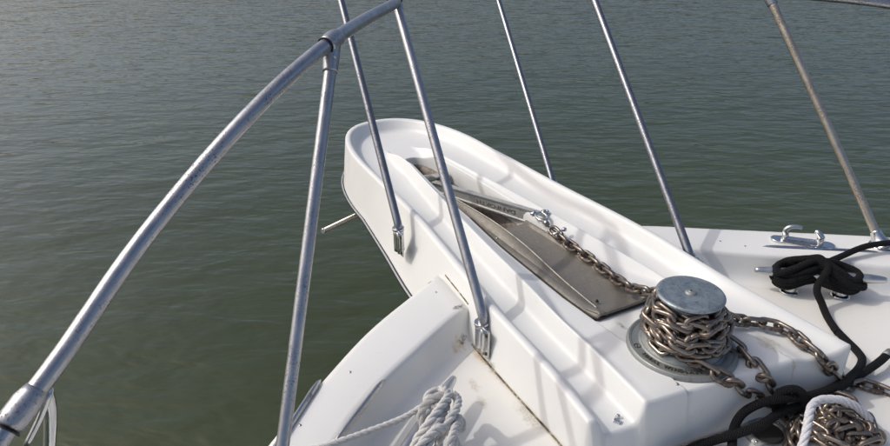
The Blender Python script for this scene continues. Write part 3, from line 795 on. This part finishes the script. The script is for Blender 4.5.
for _ in range(60):
    HR = [HR[0]]+[HR[i]*.5+(HR[i-1]+HR[i+1])*.25 for i in range(1, len(HR)-1)]+[HR[-1]]
obj('handrail', tube(HR[::2], .01425, 24), M_RAIL, rail)
def stanchion(base, top, r=.0125, m=M_POST, bend=None):
    P = [Vector(base)]
    if bend: P.append(Vector(bend))
    P.append(Vector(top))
    if bend:
        a, b, c = P; PP = [a, a.lerp(b, .8), b+(c-b).normalized()*.02, b+(c-b)*.3, b+(c-b)*.65, c]
        P = resample(cr(PP, 8), .015)
    else: P = resample([P[0], P[1]], .04)
    return obj('stanchion', tube(P, r, 18), m, rail)
def socket(base, outward, m=M_CHROME):
    """tube socket with a side flange bolted to the pulpit wall"""
    b = Vector(base); oo = Vector(outward).normalized(); fw = Vector((0,0,1)).cross(oo)
    if fw.x > 0: fw = -fw          # towards the stern
    s = obj('socket', tube(resample([b+Vector((0,0,-.038)), b+Vector((0,0,.040))], .02), .0165, 20), m, rail)
    obj('socket_collar', tube([b+Vector((0,0,.034)), b+Vector((0,0,.042))], .0185, 20), m, s)
    pm = frame_mw(b+fw*.026+oo*.006, fw, oo)
    s2 = obj('mount_plate', box(.040, .080, .006, .002, pm), m, rail)
    obj('mount_plate_rib', tube(resample([b+fw*.022+oo*.008+Vector((0,0,-.037)), b+fw*.022+oo*.008+Vector((0,0,.038))], .02), .007, 12), m, s2)
    for dz in (-.027, .027):
        me = lathe([(0,.0035), (.0035,.003), (.005,0)], 12); me.transform(frame_mw(b+fw*.038+oo*.009+Vector((0,0,dz)), fw, oo))
        obj('bolt', me, M_DARK, s2)
# B and A on the port side of the pulpit
Bb = Vector((0.3261,0.3187,-0.0750))+Vector((0,.004,0)); Ab = Vector((0.8608,0.3102,-0.0600))+Vector((0,.004,0))
for b_, bend, top, out in ((Bb, None, (0.9221,0.2574,0.6242), (0,1,0)), (Ab, None, (1.45,.262,.655), (0,1,0))):
    pass
bendB = Vector((0.3261,0.3187,-0.0750))+Vector((0,0,.055)); bendA = Vector((0.8623,0.3130,-0.0600))+Vector((0,0,.05))
stanchion(Bb, (0.9339,0.2521,0.6276), bend=bendB, m=M_RAIL); socket(Bb, (0,1,0))
stanchion(Ab, (1.4852,0.2394,0.6151), bend=bendA); socket(Ab, (0,1,0))
# starboard side, feet hidden behind the lip
Db = Vector((.315,-.352,-.065)); Cb = Vector((.93,-.318,-.065))
stanchion(Db, (1.0706,-0.5295,0.6072), bend=Db+Vector((0,0,.045))); socket(Db, (0,-1,0))
stanchion(Cb, (1.6784,-0.5097,0.5551), bend=Cb+Vector((0,0,.045)), r=.0112); socket(Cb, (0,-1,0))
# port stanchion standing on the toe rail in the foreground
stanchion((-1.02,1.55,-.05), (-1.10,1.655,.23), m=M_RAIL); stanchion((-.62,-1.50,-.05), (-.70,-1.675,.46), m=M_RAIL)
s1 = stanchion((0.0759,0.8921,-0.0500), (0.4698,0.5905,0.6281), m=M_RAIL)
# starboard stanchion with a flared foot
Eb = Vector((0.1125,-0.9271,-0.0500))
stanchion(Eb, (0.6305,-0.8675,0.6165), m=M_RUSTRAIL)
fl_ = [Eb+Vector((0,0,-.002)), Eb+(Vector((0.6305,-0.8675,0.6165))-Eb).normalized()*.05]
obj('flared_foot', tube(resample(fl_, .004), lambda t: .015+.020*(1-t)**2.2, 24), M_CHROME, rail)
obj('foot_flange', lathe(rounded([(0,.006), (.030,.006), (.036,.003), (.037,-.003)], .002), 32, Eb), M_CHROME, rail)
s0 = Vector((0.0759,0.8921,-0.0500)); obj('foot_flange', lathe(rounded([(0,.006), (.030,.006), (.036,.003), (.037,-.003)], .002), 32, s0), M_CHROME, rail)
# cast tee joints on the handrail
def near(p): p = Vector(p); return min(range(len(HR)), key=lambda i: (HR[i]-p).length)
def sleeve(p, n_, legdir, ls=.05):
    i = near(p); seg = HR[max(0, i-n_):i+n_+1]
    s = obj('joint_sleeve', tube(seg, lambda t: .0158+.0034*min(1, 4*t, 4*(1-t)), 24), M_RAIL, rail)
    obj('sleeve_ring', tube([seg[0]-(seg[1]-seg[0])*.1, seg[0]+(seg[1]-seg[0])*.12], .0175, 24), M_BLACK, s)
    c = HR[i]; d = Vector(legdir).normalized()
    obj('sleeve_leg', tube(resample([c, c+d*ls], .004), lambda t: .0185-.0035*t, 20), M_RAIL, s)
    return s, c
d1 = Vector((0.0759,0.8921,-0.0500))-Vector((0.4698,0.5905,0.6281))
i1 = near((0.4711,0.5863,0.6451)); tp = Vector((0.4698,0.5905,0.6281)); pt = tp+(Vector((0.0759,0.8921,-0.0500))-tp)*.055
sleeve((0.4711,0.5863,0.6451), 3, pt-HR[i1], (pt-HR[i1]).length)
obj('joint_screw', tube([Vector((0.4523,0.5970,0.6203))-Vector((.012,0,0)), Vector((0.4523,0.5970,0.6203))+Vector((.016,0,0))], .002, 8), M_CHROME, rail)
sleeve((0.9501,0.2413,0.6435), 2, Bb-Vector((0.9339,0.2521,0.6276)), .04)
sleeve((0.6291,-0.8703,0.6165), 3, Eb-Vector((0.6305,-0.8675,0.6165)), .045)
# big lower joint at the left edge with its angled leg going down to the deck
i_ = near((0.0568,1.1818,0.2979)); seg = HR[i_-4:i_+3]
sj = obj('joint_sleeve', tube(seg, lambda t: .0155+.0045*min(1, 6*t, 3*(1-t)), 28), M_RAIL, rail)
obj('sleeve_ring', tube([seg[0]-(seg[1]-seg[0])*.12, seg[0]+(seg[1]-seg[0])*.1], .0185, 28), M_BLACK, sj)
lg0 = Vector((0.0717,1.1664,0.3045)); lg1 = Vector((0.0671,1.1992,0.1685))
obj('sleeve_leg', tube(resample(cr([lg0, Vector((0.0709,1.1700,0.2668)), Vector((0.0683,1.1826,0.2182)), lg1], 6), .01), lambda t: .0095-.002*t, 16), M_CHROME, sj)
gus = [Vector((0.0738,1.1579,0.3046)), Vector((0.0534,1.1860,0.2220)), Vector((0.0488,1.1931,0.2409))]
obj('sleeve_web', tube(resample(cr([Vector((0.0663,1.1614,0.2995)), Vector((0.0584,1.1815,0.2678)), Vector((0.0518,1.2071,0.2338))], 6), .01), .0045, 12), M_CHROME, sj)
obj('stanchion', tube(resample([Vector((0.0721,1.1911,0.1955)), Vector((-0.1435,1.3441,-0.4827))], .05), .0125, 18), M_RAIL, rail)

# ---------------- cleats ----------------
def cleat(name, label, a, b, zd, rr=.0125):
    a, b = Vector(a), Vector(b); c = (a+b)/2; d = (b-a).normalized()
    t = thing(name, label, 'cleat', (c.x, c.y, zd))
    L_ = (b-a).length
    obj('horn_bar', tube(resample([a, b], .006), lambda t_: rr*(.62+.38*min(1, 4*min(t_, 1-t_)**.8*1.3)) if .015 < t_ < .985 else rr*.55, 20), M_CLEAT, t)
    for s in (-1, 1):
        f = c+d*s*L_*.17; z0 = zd
        obj('leg', tube(resample([Vector((f.x+d.x*s*.01, f.y+d.y*s*.01, z0)), Vector((f.x, f.y, a.z))], .006), lambda t_: .018-.008*t_, 20), M_CHROME, t)
        obj('foot_ring', lathe(rounded([(0,.008), (.020,.008), (.026,.004), (.027,-.002)], .003), 32, (f.x+d.x*s*.01, f.y+d.y*s*.01, z0)), M_CHROME, t)
    return t
cleat('mooring_cleat', 'pale metal horn cleat under the black rope on the far side deck', (0.2146,-0.5136,-0.0680), (0.0070,-0.7838,-0.0680), -.13, .0135)
cleat('mooring_cleat', 'pale metal horn cleat on the near side deck, wrapped in white rope', (0.2114,0.4605,-0.0680), (.02,.71,-.068), -.13, .0125)

# ---------------- chock on the starboard toe rail ----------------
ck = thing('bow_chock', 'shiny chrome open bow chock with curved horns on the far toe rail', 'chock', (0.2440,-0.7385,-0.0500))
ca, cb = Vector((0.2945,-0.6780,-0.0480)), Vector((0.1752,-0.7922,-0.0480))
cdv = (cb-ca).normalized(); cm = (ca+cb)/2; cn = Vector((0,0,1)).cross(cdv)
def stad(L_, w_, n_=10): 
    out = []
    for k in range(n_+1): a = -math.pi/2+math.pi*k/n_; out.append((L_/2-w_/2+w_/2*math.cos(a), w_/2*math.sin(a)))
    for k in range(n_+1): a = math.pi/2+math.pi*k/n_; out.append((-L_/2+w_/2+w_/2*math.cos(a), w_/2*math.sin(a)))
    return out
me = prism(stad((cb-ca).length+.01, .042), -.003, .006, .0018); me.transform(frame_mw(cm, cdv, (0,0,1))); obj('base_plate', me, M_CHROME, ck)
h1 = [ca+cdv*.030, ca+cdv*.034+Vector((0,0,.022)), ca+cdv*.030+Vector((0,0,.034)), ca+cdv*.040+Vector((0,0,.047)), ca+cdv*.062+Vector((0,0,.051)), ca+cdv*.072+Vector((0,0,.049))]
obj('horn', tube(cr(h1, 8), lambda t: .010-.0045*t, 16), M_CHROME, ck)
h2 = [cb-cdv*.036, cb-cdv*.038+Vector((0,0,.018)), cb-cdv*.036+Vector((0,0,.026)), cb-cdv*.046+cn*.004+Vector((0,0,.037)), cb-cdv*.052+cn*.01+Vector((0,0,.039))]
obj('horn', tube(cr(h2, 8), lambda t: .011-.004*t, 16), M_CHROME, ck)
obj('inner_bar', tube(resample([ca+cdv*.03+Vector((0,0,.008)), cb-cdv*.03+Vector((0,0,.008))], .01), .008, 12), M_CHROME, ck)
# half-oval chafe strips
def strip(a, b, label, w_=.0135, h_=.012, m_=M_STRIP):
    a, b = Vector(a), Vector(b); L_ = (b-a).length; fr = frame_mw(a, b-a, (0,0,1)); vs = []; fs = []; n_ = 20; sg = 9
    for i in range(n_+1):
        t = i/n_; e = min(1, max(0, min(t, 1-t)*L_/.05)); k = math.sqrt(max(0, 1-(1-e)**2))*.97+.03
        for j in range(sg):
            th = math.pi*j/(sg-1); vs.append(fr@Vector((t*L_, math.cos(th)*w_/2*k, math.sin(th)*h_*k-.001)))
    for i in range(n_):
        for j in range(sg-1): fs.append((i*sg+j, i*sg+j+1, (i+1)*sg+j+1, (i+1)*sg+j))
    me = mkmesh('strip', vs, fs); return tag(obj('chafe_strip', me, m_), label, 'chafe strip', 'half-round chafe strips on the toe rails')
strip((0.2605,0.6066,-0.0490), (0.1277,0.7698,-0.0490), 'rust-spotted half-round steel strip on the inner edge of the near toe rail')
strip((0.3273,0.7318,-0.0490), (0.1334,0.9058,-0.0490), 'half-round steel strip beside the near stanchion on the outer toe rail')
strip((0.2801,-0.6168,-0.0490), (0.0924,-0.8849,-0.0490), 'long thin half-round strip below the chrome chock on the far toe rail', .012, .006, M_CHROME)

# ---------------- ropes ----------------
def rope_solid(name, pts, r, label=None, cat='rope', parent=None, m=M_BROPE, n=8):
    P = resample(cr(pts, n), r*.5)
    me = tube(P, lambda t: r, 16, True, uvk=(8, 1/(r*.62)))
    # soft rounded ends
    return obj(name, me, m, parent)
def rope_laid(name, pts, r, m, parent=None, strands=3, lay=7.0, n=8, step=.35):
    P = resample(cr(pts, n), r*step); F = frames(P); s = arclen(P); ms = []
    for k in range(strands):
        Q = []
        for p, (t, u, v), si in zip(P, F, s):
            a = 2*math.pi*(si/(r*lay)+k/strands); Q.append(p+(u*math.cos(a)+v*math.sin(a))*r*.50)
        ms.append(tube(Q, r*.56, 8))
    return obj(name, join(ms), m, parent)
RB = .0096
# black line on the far cleat
bl = thing('black_dock_line', 'black braided dock line wound in figures of eight on the far cleat', 'rope', (0.1426,-0.7414,-0.1300))
c0 = Vector((0.2146,-0.5136,-0.0680)); c1 = Vector((0.0070,-0.7838,-0.0680)); cd_ = (c1-c0).normalized(); cn_ = Vector((0,0,1)).cross(cd_).normalized(); cl = (c1-c0).length
def cp(u, v, h): return c0+cd_*(u*cl)+cn_*v+Vector((0,0,h))   # v: + away from pulpit?  h above bar
rope_solid('lead', [(0.0393,-0.9485,-0.0200), (0.0798,-0.9119,-0.0200), (0.1030,-0.8519,-0.0220), (0.1103,-0.8003,-0.0250), (0.1162,-0.7416,-0.0350), (0.1182,-0.6852,-0.0400), cp(.50,.012,.018), cp(.40,-.004,.022)], RB*.92, parent=bl)
turnsP = []
for k, (h, w_) in enumerate(((-.034,.024), (-.022,.028), (-.008,.029), (.006,.025))):
    for (u, v, hh) in ((.24,w_,h), (.165,0,h+.004), (.24,-w_,h), (.40,-w_*.5,h+.014), (.55,w_*.6,h+.014), (.72,w_,h), (.80,0,h+.004), (.72,-w_,h), (.55,-w_*.6,h+.018), (.40,w_*.6,h+.020)):
        turnsP.append(cp(u+.012*math.sin(k*3+u*9), v+.003*math.sin(k*5+u*20), hh+.003*math.sin(u*31+k)))
rope_solid('figure_eight_turns', turnsP, RB, parent=bl)
rope_solid('locking_hitch', [cp(.32,.024,.022), cp(.24,.024,.020), cp(.17,.006,.016), cp(.16,-.022,.008), cp(.28,-.020,.026), cp(.42,.000,.040), cp(.58,.020,.034), cp(.70,.026,.020), cp(.79,.006,.012), cp(.74,-.024,.002), cp(.62,-.020,.026), cp(.50,-.004,.044), cp(.38,.014,.040), cp(.26,.030,.022), cp(.20,.018,.010), cp(.15,-.002,.004), cp(.20,-.026,-.012), cp(.30,-.030,-.004)], RB, parent=bl)
rope_solid('crossing_turn', [cp(.84,-.006,-.018), cp(.80,-.028,-.014), cp(.66,-.034,.004), cp(.54,-.016,.030), cp(.44,.006,.046), cp(.32,.022,.032), cp(.22,.028,.014), cp(.14,.016,-.012)], RB, parent=bl)
rope_solid('tail', [cp(.44,.03,.036), cp(.485,.01,.048), cp(.52,-.022,.034), (0.0719,-0.5850,-0.0700), (0.0449,-0.5813,-0.1050), (0.0066,-0.5571,-0.1190), (-0.0478,-0.5191,-0.1190)], RB, parent=bl)
# black line on the deck (same fibre, larger), doubled and knotted round the chain
b2_ = thing('black_dock_line', 'thick black braided rope knotted over the chains beside the deck pipe', 'rope', (-0.1427,-0.2333,-0.1300))
RK = .0093
rope_solid('bight', [(-0.0293,-0.5300,-0.1190), (-0.0803,-0.5065,-0.1180), (-0.1191,-0.4860,-0.1150), (-0.1470,-0.4603,-0.1100), (-0.1681,-0.4141,-0.1040), (-0.1837,-0.3539,-0.0950), (-0.2004,-0.2723,-0.0750), (-0.2046,-0.2090,-0.0650), (-0.1992,-0.1561,-0.0580), (-0.1913,-0.1278,-0.0550), (-0.1810,-0.0839,-0.0500), (-0.1724,-0.0478,-0.0550), (-0.1642,-0.0216,-0.0750), (-0.1687,0.0004,-0.1000), (-0.1944,0.0324,-0.1120), (-0.2354,0.0810,-0.1150)], RK, parent=b2_)
rope_solid('loose_end', [(-0.1709,-0.5183,-0.1000), (-0.1790,-0.4704,-0.1000), (-0.1817,-0.4195,-0.1050), (-0.1844,-0.3655,-0.1080), (-0.1927,-0.2996,-0.0980), (-0.1996,-0.2321,-0.0900), (-0.2007,-0.1764,-0.0850), (-0.1979,-0.1339,-0.0800), (-0.1960,-0.0928,-0.0800), (-0.2041,-0.0360,-0.0750), (-0.1983,-0.0005,-0.0800), (-0.1837,0.0304,-0.0950), (-0.1670,0.0595,-0.1100), (-0.1585,0.1112,-0.1150), (-0.1602,0.1804,-0.1150)], RK, parent=b2_)
rope_solid('knot_turn', [(-0.1737,-0.1212,-0.1000), (-0.1764,-0.1051,-0.0600), (-0.1798,-0.1160,-0.0400), (-0.1913,-0.1362,-0.0340), (-0.2022,-0.1505,-0.0450), (-0.2028,-0.1586,-0.0700), (-0.1977,-0.1550,-0.0950), (-0.1807,-0.1456,-0.1050)], RK*.95, parent=b2_)
e0, e1 = Vector((-0.1732,-0.5028,-0.1000)), Vector((-0.1688,-0.5292,-0.0995))
obj('whipped_end', tube([e0, e1], RK*1.04, 16), M_GALV, b2_)
# white plaited line over the heap
w2 = thing('white_plaited_line', 'white plaited rope draped over the heap of chain', 'rope', (-0.2292,-0.1623,-0.1000))
rope_laid('plaited_line', [(-0.2935,-0.2504,-0.0850), (-0.2762,-0.2243,-0.0550), (-0.2621,-0.1951,-0.0350), (-0.2501,-0.1687,-0.0280), (-0.2418,-0.1423,-0.0260), (-0.2456,-0.1126,-0.0260), (-0.2576,-0.0893,-0.0320), (-0.2715,-0.0681,-0.0420), (-0.2824,-0.0492,-0.0550), (-0.2900,-0.0333,-0.0800)], .0082, M_WROPE2, w2, 4, 8.5)
# white laid line on the near cleat
w1 = thing('white_mooring_line', 'white three-strand mooring rope hitched round the near cleat', 'rope', (0.1761,0.5345,-0.1300))
RW = .0080
rope_laid('lead', [(0.1488,0.8300,-0.0550), (0.1314,0.7743,-0.0450), (0.1256,0.7311,-0.0420), (0.1247,0.6726,-0.0420), (0.1246,0.6181,-0.0400), (0.1326,0.5715,-0.0350), (0.1353,0.5424,-0.0280)], RW*.8, M_WROPE, w1)
def q(x, y, z): return (x, y, z)
rope_laid('hitch', [(0.0836,0.5952,-0.0500), (0.1073,0.5900,-0.0300), (0.1118,0.5716,-0.0100), (0.1101,0.5453,-0.0040), (0.1009,0.5341,-0.0120), (0.0735,0.5549,-0.0120), (0.0398,0.5869,0.0000), (0.0132,0.6148,-0.0040), (-0.0153,0.6412,-0.0200)], RW*1.1, M_WROPE, w1)
rope_laid('hitch', [(0.0105,0.6046,-0.0450), (0.0267,0.5853,-0.0200), (0.0421,0.5599,-0.0040), (0.0661,0.5296,-0.0040), (0.1063,0.5084,-0.0220), (0.1492,0.5026,-0.0450), (0.1496,0.5260,-0.0300), (0.1408,0.5510,-0.0180), (0.1300,0.5655,-0.0220), (0.1066,0.5632,-0.0200), (0.0812,0.5577,-0.0120), (0.0537,0.5782,-0.0160), (0.0229,0.6169,-0.0220), (-0.0097,0.6470,-0.0300)], RW*1.1, M_WROPE, w1)
rope_laid('hitch', [(0.0052,0.6603,-0.0300), (0.0372,0.6309,-0.0180), (0.0441,0.6037,0.0040), (0.0608,0.5762,0.0080), (0.0750,0.5560,0.0080), (0.0985,0.5329,0.0000), (0.1332,0.5246,-0.0150), (0.1498,0.5329,-0.0300), (0.1276,0.5442,-0.0400)], RW*1.1, M_WROPE, w1)
rope_laid('hitch', [(0.0034,0.5612,-0.0600), (0.0301,0.5600,-0.0350), (0.0316,0.5719,-0.0100), (0.0186,0.6035,0.0060), (0.0050,0.6390,0.0000), (-0.0184,0.6745,-0.0200)], RW*1.1, M_WROPE, w1)
rope_laid('hitch', [(-0.0341,0.6057,-0.0200), (-0.0165,0.5881,0.0000), (0.0235,0.5567,-0.0100), (0.0616,0.5277,-0.0300), (0.0521,0.5351,-0.0450), (0.0628,0.5430,-0.0400)], RW, M_WROPE, w1)
rope_laid('loose_tail', [(0.0868,0.5419,-0.0450), (0.0786,0.5256,-0.0400), (0.0664,0.5161,-0.0500), (0.0658,0.5188,-0.0700), (0.0611,0.5372,-0.0600), (0.0477,0.5422,-0.0700), (0.0323,0.5392,-0.0900), (0.0058,0.5469,-0.1100)], RW*.75, M_WROPE, w1)
print('links', nlinks, 'objects', len(bpy.data.objects))
